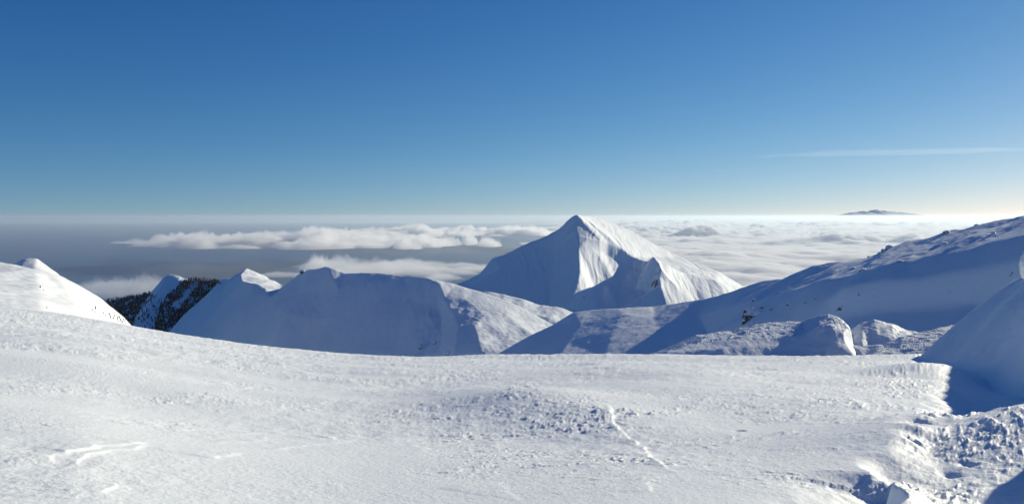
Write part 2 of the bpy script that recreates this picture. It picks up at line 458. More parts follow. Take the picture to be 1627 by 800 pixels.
HL = {}
def forest_slope():
    rows = [
        [(150, 478, 1720), (172, 475, 1720), (190, 471.5, 1720), (215, 471, 1700), (237, 466, 1680), (252, 449, 1670), (262, 439, 1665), (268, 436, 1665), (285, 438.5, 1660), (306, 446, 1650), (313, 442.5, 1640), (330, 443.5, 1630), (347, 447, 1620), (358, 440, 1600), (375, 444, 1590), (420, 470, 1550)],
        [('h', 130, 2000, -270), ('h', 260, 2000, -230), ('h', 440, 1900, -240)],
        [(268, 436, 1665), (258, 452, 1630), (247, 468, 1600), (235, 490, 1540), (215, 517, 1480)],
        [(285, 445, 1640), (270, 465, 1590), (258, 500, 1510), (248, 530, 1450)],
        [(330, 460, 1590), (300, 500, 1500), (280, 535, 1430)],
        [(190, 480, 1690), (200, 505, 1600), (205, 525, 1540)],
        [(215, 478, 1670), (212, 500, 1590)],
        [(150, 560, 1500), (230, 590, 1380), (300, 620, 1300), (420, 640, 1250)],
        [(380, 470, 1540), (350, 520, 1440), (330, 580, 1330)],
    ]
    pts, edges = build_points(rows)
    U, Y, Z = tin(pts, edges, ray(140, 450)[0], ray(430, 450)[0], 1260, 1950, 420, 420, 1.5)
    o, X, Y, Z = finish_hill('valley_slope', U, Y, Z, M_peak, lambda X, Yw, Z: fbm(X / 50, Yw / 80, 5, 81) * 3)
    # the wood: many small conifers in patches on this slope
    rnd = np.random.RandomState(5)
    def pix(X, Y, Z):
        xc, yc_ = X / Y, Z / Y
        fw = CP - SP * yc_; up = yc_ * CP + SP
        return 813.5 + F * xc / fw, 400 - F * up / fw
    PX, PY = pix(X, Y, Z)
    dens = np.zeros_like(Z)
    def inpoly(poly):
        poly = np.array(poly); c = np.zeros(PX.shape, bool); j = len(poly) - 1
        for i in range(len(poly)):
            xi, yi = poly[i]; xj, yj = poly[j]
            c ^= ((yi > PY) != (yj > PY)) & (PX < (xj - xi) * (PY - yi) / (yj - yi + 1e-9) + xi)
            j = i
        return c
    dens[inpoly([(290, 447), (310, 444), (345, 447), (385, 470), (300, 560), (240, 560), (246, 520), (248, 492), (262, 474), (278, 460)])] = 1.0
    dens[inpoly([(170, 478), (215, 472), (240, 466), (225, 486), (210, 520), (190, 530), (170, 500)])] = 0.9
    dens[inpoly([(235, 470), (262, 470), (240, 530), (205, 530)])] = 0.12
    dens[inpoly([(306, 450), (316, 450), (300, 472), (283, 494), (276, 492), (288, 470)])] = 0.22
    dens *= (fbm(X / 30, Y / 50, 3, 90) > -0.75)
    ok = np.isfinite(Z)
    cand = np.argwhere(ok & (dens > 0))
    w = dens[cand[:, 0], cand[:, 1]]
    sel = cand[rnd.rand(len(cand)) < w * 0.16]
    V, Q = [], []
    k = 5
    ang = np.arange(k) / k * 2 * math.pi
    nv = 0
    for j, i in sel:
        x, y, z = X[j, i] + rnd.uniform(-1, 1), Y[j, i] + rnd.uniform(-1, 1), Z[j, i]
        h = rnd.uniform(3.2, 9); r = h * rnd.uniform(.16, .24)
        a0 = rnd.rand() * 6
        for t0, t1, rr in ((0.1, 0.62, 1.0), (0.42, 1.0, 0.66)):
            ring = np.stack([x + r * rr * np.cos(ang + a0) * rnd.uniform(.7, 1.2, k), y + r * rr * np.sin(ang + a0), np.full(k, z + h * t0)], 1)
            V.append(ring); V.append(np.array([[x, y, z + h * t1]]))
            for q in range(k): Q.append((nv + q, nv + (q + 1) % k, nv + k))
            nv += k + 1
    m = bpy.data.materials.new('dark_conifer'); nt, N, L = nodes(m)
    out = N('ShaderNodeOutputMaterial'); b = N('ShaderNodeBsdfPrincipled'); b.inputs['Roughness'].default_value = .9
    n = N('ShaderNodeTexNoise'); n.inputs['Scale'].default_value = .25; tcn = N('ShaderNodeTexCoord'); L(tcn.outputs['Object'], n.inputs['Vector'])
    cr = N('ShaderNodeValToRGB'); cr.color_ramp.elements[0].position = .42; cr.color_ramp.elements[0].color = (.018, .022, .016, 1)
    cr.color_ramp.elements[1].position = .66; cr.color_ramp.elements[1].color = (.09, .085, .08, 1)
    L(n.outputs['Fac'], cr.inputs[0]); L(cr.outputs[0], b.inputs['Base Color']); L(b.outputs[0], out.inputs['Surface'])
    o = link(raw_mesh('conifer_wood', np.concatenate(V), np.array(Q), m, smooth=False))
    tag(o, 'dark conifer wood covering the far shaded valley slope', 'forest', kind='stuff')
    print('forest trees', len(sel))
    HL['mat'] = m

def right_hill():
    rows = [
        # skyline
        [(770, 585, 430), (790, 562, 440), (845, 530, 452), (877, 516, 458), (900, 502, 462), (911, 495.5, 465), (945, 491.5, 465), (982, 488.5, 462), (1035, 486, 458), (1070, 481.5, 455), (1105, 476, 450), (1140, 469.5, 446), (1180, 456, 440),
         (1213, 446, 436), (1265, 434, 430), (1307, 420, 424), (1346, 414.5, 420), (1374, 408, 416), (1395, 401, 413), (1425, 387, 410), (1465, 380, 404), (1500, 370, 398), (1552, 356, 390), (1587, 350, 384), (1627, 341, 378), (1750, 315, 365), (1900, 290, 350)],
        [('h', 740, 620, -140), ('h', 911, 640, -120), ('h', 1180, 620, -100), ('h', 1420, 600, -70), ('h', 1627, 560, -40), ('h', 1950, 540, 10)],
        # upper gentle bench
        [(1160, 485, 408), (1230, 468, 388), (1300, 448, 364), (1360, 436, 354), (1420, 422, 347), (1500, 404, 337), (1570, 388, 327), (1627, 374, 317), (1750, 345, 300), (1900, 320, 290)],
        [(1200, 500, 374), (1260, 490, 354), (1310, 476, 343), (1340, 462, 338), (1400, 447, 333), (1480, 437, 321), (1560, 425, 309), (1627, 412, 299), (1750, 390, 292), (1900, 365, 270)],
        # steep blue lower face
        [(1190, 540, 350), (1260, 530, 338), (1330, 510, 332), (1400, 495, 324), (1500, 490, 308), (1600, 480, 293), (1750, 450, 275), (1900, 430, 255)],
        [(1200, 580, 322), (1330, 570, 300), (1450, 560, 285), (1600, 550, 270), (1900, 510, 238)],
        # saddle in the middle
        [(911, 495.5, 465), (922, 515, 440), (905, 540, 415), (880, 575, 385)],
        [(982, 489, 462), (990, 500, 440), (975, 525, 415), (960, 570, 380)],
        [(1035, 487, 458), (1040, 505, 430), (1060, 535, 400), (1070, 575, 370)],
        [(1100, 478, 448), (1110, 500, 424), (1125, 530, 395), (1140, 575, 360)],
        [(830, 560, 425), (820, 580, 410)],
        [(760, 640, 330), (900, 640, 320), (1100, 640, 310), (1300, 640, 270), (1500, 640, 255), (1900, 600, 222)],
    ]
    pts, edges = build_points(rows)
    U, Y, Z = tin(pts, edges, ray(755, 450)[0], ray(1890, 450)[0], 225, 600, 980, 460, 1.6)
    def disp(X, Yw, Z):
        up = sm(315, 350, Yw)
        drift = fbm((X * .8 + Yw * .6) / 60, (Yw * .8 - X * .6) / 16, 4, 101, gain=.42) * 2.4
        fine = fbm((X * .8 + Yw * .6) / 9, (Yw * .8 - X * .6) / 4, 3, 110) * 0.14
        lf = sm(ray(1120, 450)[0], ray(1260, 450)[0], X / Yw)
        return (drift * (.13 + .5 * lf) + fine) * (0.25 + 0.75 * up)
    o, X, Y, Z = finish_hill('snowy_hillside', U, Y, Z, M_hill, disp)
    HL['right'] = (X, Y, Z)

main_peak(); center_hill(); shoulder_hill(); left_hill(); forest_slope(); right_hill()

# ------------------------------------------------------------------ foreground snowfield
EDGE_PX = np.array([-700, -400, -100, 0, 130, 210, 330, 420, 560, 700, 830, 1000, 1100, 1200, 1300, 1450, 1627, 1900, 2400], float)
EDGE_PY = np.array([440, 455, 478, 487, 501, 517, 536, 548, 560.5, 564.5, 565, 562.5, 560, 560, 559, 561, 566, 575, 590], float)
EDGE_Y = np.array([110, 110, 105, 100, 96, 92, 86, 84, 80, 78, 78, 80, 95, 110, 115, 110, 90, 80, 70], float)

def smooth_interp(x, xp, fp):
    xs = np.linspace(xp[0], xp[-1], 2400); f = np.interp(xs, xp, fp)
    k = np.exp(-0.5 * (np.arange(-90, 91) / 30.0) ** 2); k /= k.sum()
    f2 = np.convolve(np.pad(f, 90, mode='edge'), k, 'valid')
    return np.interp(x, xs, f2)

def poly_dist(X, Y, pl):
    """distance to a polyline, signed by side (+ = left of its direction), and 0..1 along it"""
    best = np.full(X.shape, 1e9); side = np.zeros(X.shape); par = np.zeros(X.shape)
    L = [math.dist(pl[i][:2], pl[i + 1][:2]) for i in range(len(pl) - 1)]; T = sum(L); acc = 0
    for i in range(len(pl) - 1):
        ax, ay = pl[i][:2]; bx, by = pl[i + 1][:2]
        dx, dy = bx - ax, by - ay; l2 = dx * dx + dy * dy
        t = np.clip(((X - ax) * dx + (Y - ay) * dy) / l2, 0, 1)
        ex, ey = X - (ax + t * dx), Y - (ay + t * dy)
        d = np.hypot(ex, ey); s = np.sign(dx * ey - dy * ex)
        m = d < best
        best[m] = d[m]; side[m] = s[m]; par[m] = ((acc + t * L[i]) / T)[m]
        acc += L[i]
    return best, side, par

def ground_base(X, Y):
    u = X / Y
    px = 813.5 + F * u * (CP + 0.0 * u)      # close enough for looking up the columns
    pe = smooth_interp(px, EDGE_PX, EDGE_PY); ye = smooth_interp(px, EDGE_PX, EDGE_Y)
    yc = -(pe - 400) / F
    we = -(-SP + yc * CP) / (CP + yc * SP)
    s = (we * ye - 1.64) / ye
    z = -1.64 - s * Y
    over = np.maximum(Y - ye * 0.93, 0)
    z = z - 0.0035 * over ** 2 - np.maximum(over - 30, 0) * 0.1
    return z, px

def on_plane(px, py):
    """where the sight line through a pixel meets the plain snow slope"""
    u, w = ray(px, py)
    lo, hi = 2.0, 140.0
    for _ in range(40):
        mid = (lo + hi) / 2
        z, _p = ground_base(np.array([u * mid]), np.array([mid]))
        if z[0] < w * mid: lo = mid
        else: hi = mid
    return (u * lo, lo)

def rasp(X, Y, mask, ang, lx, ly, amp, seed):
    """wind carved crust: sharp little drifts stretched along the wind"""
    c, s = math.cos(ang), math.sin(ang)
    a = (X * c + Y * s) / lx; b = (-X * s + Y * c) / ly
    wx = fbm(a * .5, b * .5, 2, seed + 50) * .8
    n = fbm(a + wx, b + wx, 4, seed, gain=.6)
    n = np.maximum(n, -0.05) ** 1.0
    return n * amp * mask

def foreground():
    nu, nr = 1500, 760
    pxs = np.linspace(-260, 1960, nu)
    us = (pxs - 813.5) / F
    # rows even in the picture, finer towards the brow of the slope
    near = 1.0 / np.linspace(1 / 4.2, 1 / 76.0, nr - 120)
    far = np.linspace(76.5, 190, 120)
    ys = np.concatenate([near, far])
    U, Y = np.meshgrid(us, ys)
    X = U * Y
    Z, PXg = ground_base(X, Y)
    W = -Z / Y
    # broad swells
    Z += fbm(X / 14, Y / 9, 3, 201) * 0.16 * sm(4, 20, Y) + fbm(X / 40, Y / 26, 2, 205) * 0.30 * sm(15, 50, Y) * sm(110, 70, Y)
    def G(px, py, ax, ay, h, rot=0):
        x, y = on_plane(px, py)
        c, s = math.cos(rot), math.sin(rot)
        a = ((X - x) * c + (Y - y) * s) / ax; b = (-(X - x) * s + (Y - y) * c) / ay
        return h * np.exp(-(a * a + b * b))
    # low mound with crust in the middle, hollow to its left
    Z += G(845, 640, 2.2, 5.0, 0.38, .25)
    Z -= G(430, 650, 8.0, 5.0, 0.22)
    # long terrace running in from the right
    tl = [on_plane(*p) for p in ((860, 622), (960, 612), (1100, 603), (1250, 594), (1380, 584), (1450, 576))]
    d, s, t = poly_dist(X, Y, tl)
    Z += np.where(s > 0, np.exp(-(d / 10.0) ** 2), np.exp(-(d / 2.2) ** 2)) * 0.30 * sm(0, .25, t)
    # curved bank on the right: its crest, and the bowl on its far side
    bk = [on_plane(*p) for p in ((1440, 600), (1470, 592), (1512, 592))]
    d, s, t = poly_dist(X, Y, bk)
    Z += np.exp(-(d / 2.4) ** 2) * 0.66 * sm(-.15, .7, t)
    bl = [on_plane(*p) for p in ((1528, 590), (1512, 615), (1490, 650), (1455, 690), (1425, 735), (1420, 810))]
    d, s, t = poly_dist(X, Y, bl)
    sd = d * s + fbm(X / 1.6, Y / 2.2, 3, 290) * .35     # positive on the bowl's side
    wd = 0.45 + 1.6 * (1 - t)
    Z -= sm(-.6, 1.0, sd / wd) * (0.25 + .5 * (1 - t)) * sm(60, 40, Y) * np.exp(-np.maximum(sd, 0) / (6 * wd))
    # slope that climbs to the right edge beyond the bowl
    Z += G(1740, 700, 4.0, 2.6, 0.9, 0.5)
    # small crest at the bottom edge and its shaded scoop
    cr = [on_plane(*p) for p in ((1410, 754), (1426, 766), (1436, 785), (1446, 830), (1465, 900))]
    d, s, t = poly_dist(X + fbm(X / .8, Y / .8, 3, 291) * .12, Y, cr)
    Z += np.where(s > 0, np.exp(-(d / .5) ** 2) * .06, .06 * np.exp(-(d / .06) ** 2) - .34 * (1 - np.exp(-(d / .10) ** 2)) * np.exp(-(d / .75) ** 2)) * sm(0, .18, t)
    # footprints and pits
    for (px, py, r, h) in ((1462, 693, .12, .13), (1450, 716, .09, .10), (1478, 688, .06, .07), (1175, 680, .1, .07), (1535, 735, .10, .09), (1300, 640, .15, .08), (1508, 742, .10, .07)):
        x, y = on_plane(px, py)
        rr = np.hypot((X - x) / r, (Y - y) / (r * 1.4)) * (1 + .25 * perlin(X / (r * 1.2), Y / (r * 1.2), 77))
        Z += -h * .8 * np.exp(-rr ** 2.4)
    # crusty patches
    def patch(poly_px, soft=1.0):
        m = np.zeros_like(X)
        for (px, py, ax, ay, w) in poly_px:
            # ellipses given in picture units on the plain slope
            rowpy = 343 + F * W
            m = np.maximum(m, w * np.exp(-(((PXg - px) / ax) ** 2 + ((rowpy - py) / ay) ** 2) ** 1.5))
        return m
    right = patch([(1300, 650, 150, 45, 1.0), (1180, 690, 180, 60, .75), (1420, 610, 90, 32, 1.1), (1560, 700, 130, 60, 1.2), (1480, 760, 90, 40, 1.1), (1050, 655, 110, 24, .9), (1250, 750, 160, 30, .5)])
    mid = patch([(860, 690, 170, 65, 1.0), (830, 640, 60, 30, 1.0), (940, 735, 150, 45, .85), (760, 740, 120, 30, .35)])
    left = patch([(80, 672, 110, 12, .7), (260, 740, 160, 20, .5), (430, 775, 110, 26, .6), (150, 590, 180, 30, .4), (560, 720, 160, 30, .3)])
    cut = sm(-.35, .45, fbm(X / 2.4, Y / 1.6, 4, 230))
    nearw, farw = sm(15, 10, Y), sm(10, 15, Y)
    both = (right * 1.0 + mid * 1.1) * (0.25 + .75 * cut)
    Z += rasp(X, Y, both * farw, 0.25, 0.46, 0.20, 0.046, 240) * sm(70, 30, Y)
    Z += rasp(X, Y, both * nearw, 0.30, 0.24, 0.12, 0.042, 243)
    bankm = right * (0.3 + .7 * cut) * sm(1250, 1500, PXg)
    Z += rasp(X, Y, bankm * farw, 1.05, 1.3, 0.24, 0.070, 250)
    Z += rasp(X, Y, bankm * nearw, 0.75, 0.26, 0.11, 0.035, 253)
    Z += rasp(X, Y, left * (0.3 + .7 * cut), 0.1, 0.25, 0.12, 0.020, 260)
    # general weak grain everywhere, stronger far out
    grain = .35 + 1.3 * sm(-.3, .5, fbm(X / 5, Y / 6, 3, 275))
    Z += fbm(X / .6, Y / .7, 5, 270, gain=.62) * (0.007 + 0.017 * sm(12, 60, Y)) * grain
    Z += rasp(X, Y, sm(.1, .5, fbm(X / 3.5, Y / 4, 3, 276)) * sm(60, 25, Y) * sm(9, 15, Y), .2, .5, .35, .028, 277)
    Z += rasp(X, Y, sm(20, 34, Y) * sm(120, 80, Y), 0.12, 2.2, .9, 0.055, 280)
    # wind cut ledges
    def ledge(pl, h, w=.05, back=.8, flip=1, wob=.05):
        h = h * .34; w = w * .8; wob = .06
        q0, q1 = on_plane(*pl[0]), on_plane(*pl[-1])
        flip = -1 if (-(q1[1] - q0[1]) * math.sin(SUN_AZ) + (q1[0] - q0[0]) * math.cos(SUN_AZ)) > 0 else 1
        q = [on_plane(*p) for p in pl]
        d, s, t = poly_dist(X + perlin(X * 3, Y * 3, 300) * wob, Y + perlin(X * 3 + 9, Y * 3, 301) * wob, q)
        sd = d * s * flip
        env = sm(0, .12, t) * sm(1, .88, t)
        prof = np.where(sd >= 0, np.exp(-sd / back), np.exp(-(sd / w) ** 2))
        rag = .6 + .4 * sm(-.45, .35, fbm(X * 1.6, Y * 1.6, 3, 310))
        return prof * h * env * rag
    Z += ledge(((967, 650), (972, 672), (1000, 690), (1022, 702), (1027, 718), (1050, 738), (1075, 752)), .13, w=.06, back=.9)
    Z += ledge(((1062, 752), (1035, 758), (1022, 770), (1034, 782)), .035)
    Z += ledge(((70, 738), (82, 724), (105, 722), (150, 710), (235, 700)), .06, flip=-1)
    Z += ledge(((110, 740), (128, 727), (170, 716), (240, 705)), .05, flip=-1)
    Z += ledge(((335, 726), (352, 722), (379, 713)), .05, flip=-1)
    Z += ledge(((425, 706), (480, 696), (560, 686)), .035, flip=-1)
    Z += ledge(((335, 695), (400, 691), (419, 688), (417, 678)), .03, flip=-1)
    Z += ledge(((165, 784), (182, 766)), .04, flip=-1)
    Z += ledge(((110, 792), (138, 779)), .03, flip=-1)
    Z += ledge(((700, 774), (745, 766), (800, 764)), .035)
    Z += ledge(((545, 604), (600, 611), (620, 612)), .12, w=.2, back=2)
    o = grid_obj('snow_ground', X, Y, Z, M_ground)
    tag(o, kind='structure')

foreground()

# the big shaded drift at the right, and the ground it grows from
def right_drift():
    # the skyline of the drift as (px, py), continued upward outside the picture
    sil = np.array([(1440, 592), (1451, 574), (1465, 549), (1500, 519.5), (1528, 491.5), (1556, 470.5), (1566, 456.5), (1587, 441), (1621, 421), (1680, 395), (1750, 372), (1900, 350)])
    tips = [(1462, 577.5), (1466, 580), (1476, 584), (1490, 588), (1502, 594), (1508, 604), (1509, 616), (1507, 630), (1514, 645), (1536, 655)]
    crest = [('h', 1444, 59.5, -11.6), (1451, 575, 59)]
    for tpx, tpy in tips:
        tx, ty = on_plane(tpx, tpy)
        tz = float(ground_base(np.array([tx]), np.array([ty]))[0][0])
        best = None
        for L in np.arange(0.5, 40, .1):
            c = (tx + L * SDIR.x, ty + L * SDIR.y, tz + L * SDIR.z)
            fw = c[1] * CP - c[2] * SP; up = c[2] * CP + c[1] * SP
            qx, qy = 813.5 + F * c[0] / fw, 400 - F * up / fw
            e = abs(qy - np.interp(qx, sil[:, 0], sil[:, 1]))
            if best is None or e < best[0]: best = (e, qx, qy, c)
        print('drift crest', tpx, tpy, [round(float(v), 1) for v in (best[0], best[1], best[2], best[3][1])])
        crest.append((best[1], best[2], best[3][1]))
    crest += [(1950, 420, 24), (2000, 560, 21)]
    def gz(px, Y, dz):
        u = ray(px, 450)[0]
        return ('h', px, Y, float(ground_base(np.array([u * Y]), np.array([float(Y)]))[0][0]) + dz)
    rows = [
        crest,
        [('h', 1440, 84, -17), ('h', 1500, 100, -20), ('h', 1700, 105, -14), ('h', 2060, 100, -5)],
        [('h', 1900, 75, -4), ('h', 2060, 50, -1), ('h', 2060, 35, -1)],
        [gz(1449, 57, -.5), gz(1500, 50, -.5), gz(1560, 42, -.6), gz(1610, 33, -.6), gz(1660, 27, -.6), gz(1740, 23, -.5), gz(1850, 21, -.5), gz(2050, 20, -.5)],
        [gz(1440, 50, -3), gz(1500, 40, -3), gz(1600, 25, -3), gz(1800, 16, -3), gz(2060, 14, -3)],
    ]
    pts, edges = build_points(rows)
    U, Y, Z = tin(pts, edges, ray(1440, 450)[0], ray(2050, 450)[0], 15, 104, 420, 460, 2.5)
    X = U * Y
    Z = Z + fbm(X / 6, Y / 6, 3, 401) * .12 + fbm(X / 1.2, Y / .8, 3, 403) * .02
    o = grid_obj('snow_drift', X, Y, Z, M_mid)
    tag(o, kind='structure')
right_drift()

# ------------------------------------------------------------------ wind packed snow heaps in the middle distance
def heap(name, rows, u, y, n, disp, mat=None):
    pts, edges = build_points(rows)
    U, Y, Z = tin(pts, edges, ray(u[0], 450)[0], ray(u[1], 450)[0], y[0], y[1], n[0], n[1], 1.8)
    X = U * Y
    Z = Z + disp(X, Y, Z)
    return grid_obj(name, X, Y, Z, mat or M_rime)

def heaps():
    o = heap('snow_mound', [
        [(1030, 563, 92), (1070, 548, 92), (1105, 532, 92), (1157, 525, 92), (1190, 517, 92), (1220, 511.5, 92), (1272, 509.5, 92), (1290, 503, 91.5), (1303, 500, 91), (1318, 498.5, 90.5), (1330, 501, 90), (1340, 508, 89), (1351, 520, 88), (1356, 545, 87)],
        [('h', 1020, 110, -22), ('h', 1200, 110, -19), ('h', 1330, 108, -19), ('h', 1370, 105, -22)],
        [(1060, 556, 88), (1120, 541, 87.5), (1180, 535, 87), (1240, 535, 87), (1280, 528, 87), (1298, 520, 87), (1320, 518, 87), (1340, 530, 86)],
        [(1060, 561, 84), (1150, 553, 84), (1250, 549, 85), (1292, 545, 85), (1296, 535, 85.8), (1305, 530, 86.2)],
        [(1298, 549, 84.5), (1320, 545, 84.5), (1343, 544, 85)],
        [(1020, 590, 80), (1150, 590, 80), (1300, 585, 81), (1370, 580, 82)],
    ], (1025, 1362), (80.5, 108), (520, 200), lambda X, Y, Z: rasp(X, Y, sm(86, 87.2, Y), .3, 1.3, .35, .09, 420) + fbm(X / 1.5, Y / 1.5, 3, 425) * .05)
    tag(o, 'long wind-scoured snow mound rounded at its right end, behind the snowfield', 'snow mound', 'wind packed snow mounds')
    o = heap('snow_mound', [
        [(1338, 552, 91), (1346, 532, 91.5), (1353, 520.5, 92), (1367, 511, 92), (1388, 506.5, 92), (1416, 512.5, 92), (1440, 523, 92), (1462, 527, 91), (1480, 545, 90)],
        [('h', 1330, 105, -22), ('h', 1400, 108, -19), ('h', 1490, 105, -21)],
        [(1348, 544, 88), (1370, 528, 89), (1385, 524, 89.5), (1395, 530, 88.5), (1420, 532, 88), (1455, 540, 87)],
        [(1385, 524, 89.5), (1386, 548, 86.8)],
        [(1345, 548, 86), (1370, 548, 86), (1420, 546, 86), (1470, 550, 86)],
        [(1330, 580, 82), (1400, 580, 82), (1490, 580, 82)],
    ], (1334, 1486), (82.5, 105), (240, 180), lambda X, Y, Z: fbm(X / 1.6, Y / 1.6, 4, 435) * .10)
    tag(o, 'small rounded snow mound with a hollow in its front, right of the long one', 'snow mound', 'wind packed snow mounds')
    o = heap('snow_bank', [
        [(1375, 560, 83), (1400, 548, 84), (1435, 533, 85), (1470, 526, 86), (1496, 519, 87), (1520, 515, 88), (1560, 520, 88)],
        [('h', 1370, 96, -20), ('h', 1450, 98, -19.5), ('h', 1570, 98, -19)],
        [(1385, 566, 78), (1430, 556, 79), (1465, 550, 79), (1500, 548, 78), (1560, 550, 76)],
        [(1370, 590, 74), (1450, 580, 74), (1560, 580, 72)],
    ], (1374, 1555), (74.5, 96), (300, 160), lambda X, Y, Z: rasp(X, Y, 1.0, -.9, 1.3, .3, .11, 445))
    tag(o, 'low ribbed snow bank running up against the big shaded drift', 'snow bank')
heaps()

# ------------------------------------------------------------------ rocks
def surf(px, py, key='right'):
    """the point of a hillside seen at a pixel"""
    X, Y, Z = HL[key]
    u, w = ray(px, py)
    i = int(np.argmin(np.abs((X / Y)[0] - u)))
    col = Z[:, i]; yy = Y[:, i]
    ok = np.isfinite(col)
    diff = np.where(ok, col - w * yy, -1e9)
    j = int(np.argmax(diff > 0)) if (diff > 0).any() else int(np.argmax(diff))
    return Vector((X[j, i], Y[j, i], Z[j, i]))

def rock(name, loc, size, seed, mat, sharp=.35, parent=None, sub=4):
    bm = bmesh.new(); bmesh.ops.create_icosphere(bm, subdivisions=sub, radius=1)
    off = Vector((seed * 7.3, seed * 3.1, seed * 1.7))
    for v in bm.verts:
        p = v.co.copy()
        n = mnoise.fractal(p * 1.1 + off, 1.0, 2.0, 4) * sharp * 1.3
        c = mnoise.cell(p * 2.2 + off) * sharp * .25
        r = 1 + n + c
        v.co = Vector((p.x * size[0], p.y * size[1], p.z * size[2])) * r
    me = bpy.data.meshes.new(name); bm.to_mesh(me); bm.free()
    me.polygons.foreach_set('use_smooth', np.ones(len(me.polygons), dtype=bool))
    me.materials.append(mat)
    o = bpy.data.objects.new(name, me); o.location = loc
    return link(o, parent)

def rocks():
    # dark outcrop
    p = surf(1183, 512)
    root = link(bpy.data.objects.new('rock_outcrop', None)); root.location = p; root.scale = (.95, .8, 1.0)
    tag(root, 'dark jagged rock outcrop half covered in rime above the long snow mound', 'rock')
    rock('rock_face', (0.2, 0, 1.5), (1.3, 1.6, 4.4), 3, M_rock, .5, root)
    rock('rime_cover', (3.2, -0.4, 2.8), (3.6, 2.4, 3.1), 5, M_rimerock, .55, root)
    rock('rime_cover', (7.2, 0.2, 1.4), (2.2, 1.8, 1.9), 6, M_rimerock, .55, root)
    data = [
        (1215, 487, 2.6, 1.5, 1.3, 'snowy_boulder', 'broken snow-capped boulder just right of the dark outcrop'),
        (1229, 491, 2.4, 1.5, 1.2, 'snowy_boulder', 'lower snow-capped boulder right of the dark outcrop'),
        (1199, 477, 1.5, 1.2, 1.6, 'dark_rock', 'small dark rock on the slope above the outcrop'),
        (1253, 482, 2.0, 1.5, 1.4, 'snowy_boulder', 'snowed-over boulder at the foot of the hillside, right of the outcrop'),
        (1281, 480, 1.6, 1.0, .5, 'dark_rock', 'flat dark rock in the snow below the middle of the hillside'),
        (1297, 474, 1.6, 1.0, .5, 'dark_rock', 'narrow dark rock right of the flat one below the middle of the hillside'),
        (1371, 428, 2.0, 1.6, 1.6, 'snowy_boulder', 'dark boulder with a bright snow cap in the middle of the hillside'),
        (1356, 425, 1.1, 1, .8, 'dark_rock', 'small rock left of the capped boulder on the hillside'),
        (1414, 388, 3.0, 2.4, 2.8, 'ridge_rock', 'tallest snow-coated rock knob on the skyline of the right hill'),
        (1405, 394, 2.6, 2, 1.8, 'ridge_rock', 'lower rock leaning against the tallest knob of the right skyline'),
        (1398, 400, 1.6, 1.4, 1.2, 'ridge_rock', 'smallest dark rock at the left foot of the skyline knob'),
        (1381, 406, 1.2, 1.2, .8, 'ridge_rock', 'little stone on the skyline well left of the tallest knob'),
        (1503, 368, 2.4, 2, 1.6, 'ridge_rock', 'rounded dark rock on the right skyline, above the tallest knob'),
        (1552, 356, 1.6, 1.2, .9, 'ridge_rock', 'flat stone far up the right skyline'),
        (1499, 387, 3.2, 2.2, 1.7, 'rime_lump', 'smooth snow-covered knob below the right skyline'),
        (1579, 371, 1.6, 1.2, 1.6, 'rime_lump', 'lone white rime lump near the right end of the hillside'),
        (1308, 422, 3.2, 2, 1.2, 'rime_lump', 'smooth knob on the skyline left of the middle of the right hill'),
        (1238, 464, 1, .8, .5, 'dark_rock', 'tiny dark stone on the lower left of the hillside'),
        (1430, 414, 2.2, 1.4, .7, 'dark_rock', 'low flat rock right of the capped boulder on the hillside'),
    ]
    for k, (px, py, a, b, c, nm, lab) in enumerate(data):
        p = surf(px, py + 1)
        o = rock(nm, p, (a * .7, b * .7, c * .62), 11 + k, M_rime if nm == 'rime_lump' else (M_rimerock if nm in ('snowy_boulder', 'ridge_rock') else M_rock), .35, sub=3)
        tag(o, lab, 'rock', 'rocks scattered on the right hillside')
rocks()
def more_rocks():
    for k, (px, py, a, b, c, key, lab) in enumerate([
            (668, 553, 1.5, 2, 3.2, 'center', 'left of two dark rocks poking out low on the ridge hill face'),
            (690, 546, 1.3, 2, 2.8, 'center', 'right of two dark rocks poking out low on the ridge hill face'),
            (481, 433, 3.0, 2, 3.2, 'center', 'dark rock step at the left end of the ridge hill crest')]):
        p = surf(px, py, key)
        tag(rock('dark_rock', p, (a, b, c), 60 + k, M_rimerock if px > 600 else M_rock, .45, sub=3), lab, 'rock', 'rocks on the ridge hill')
more_rocks()

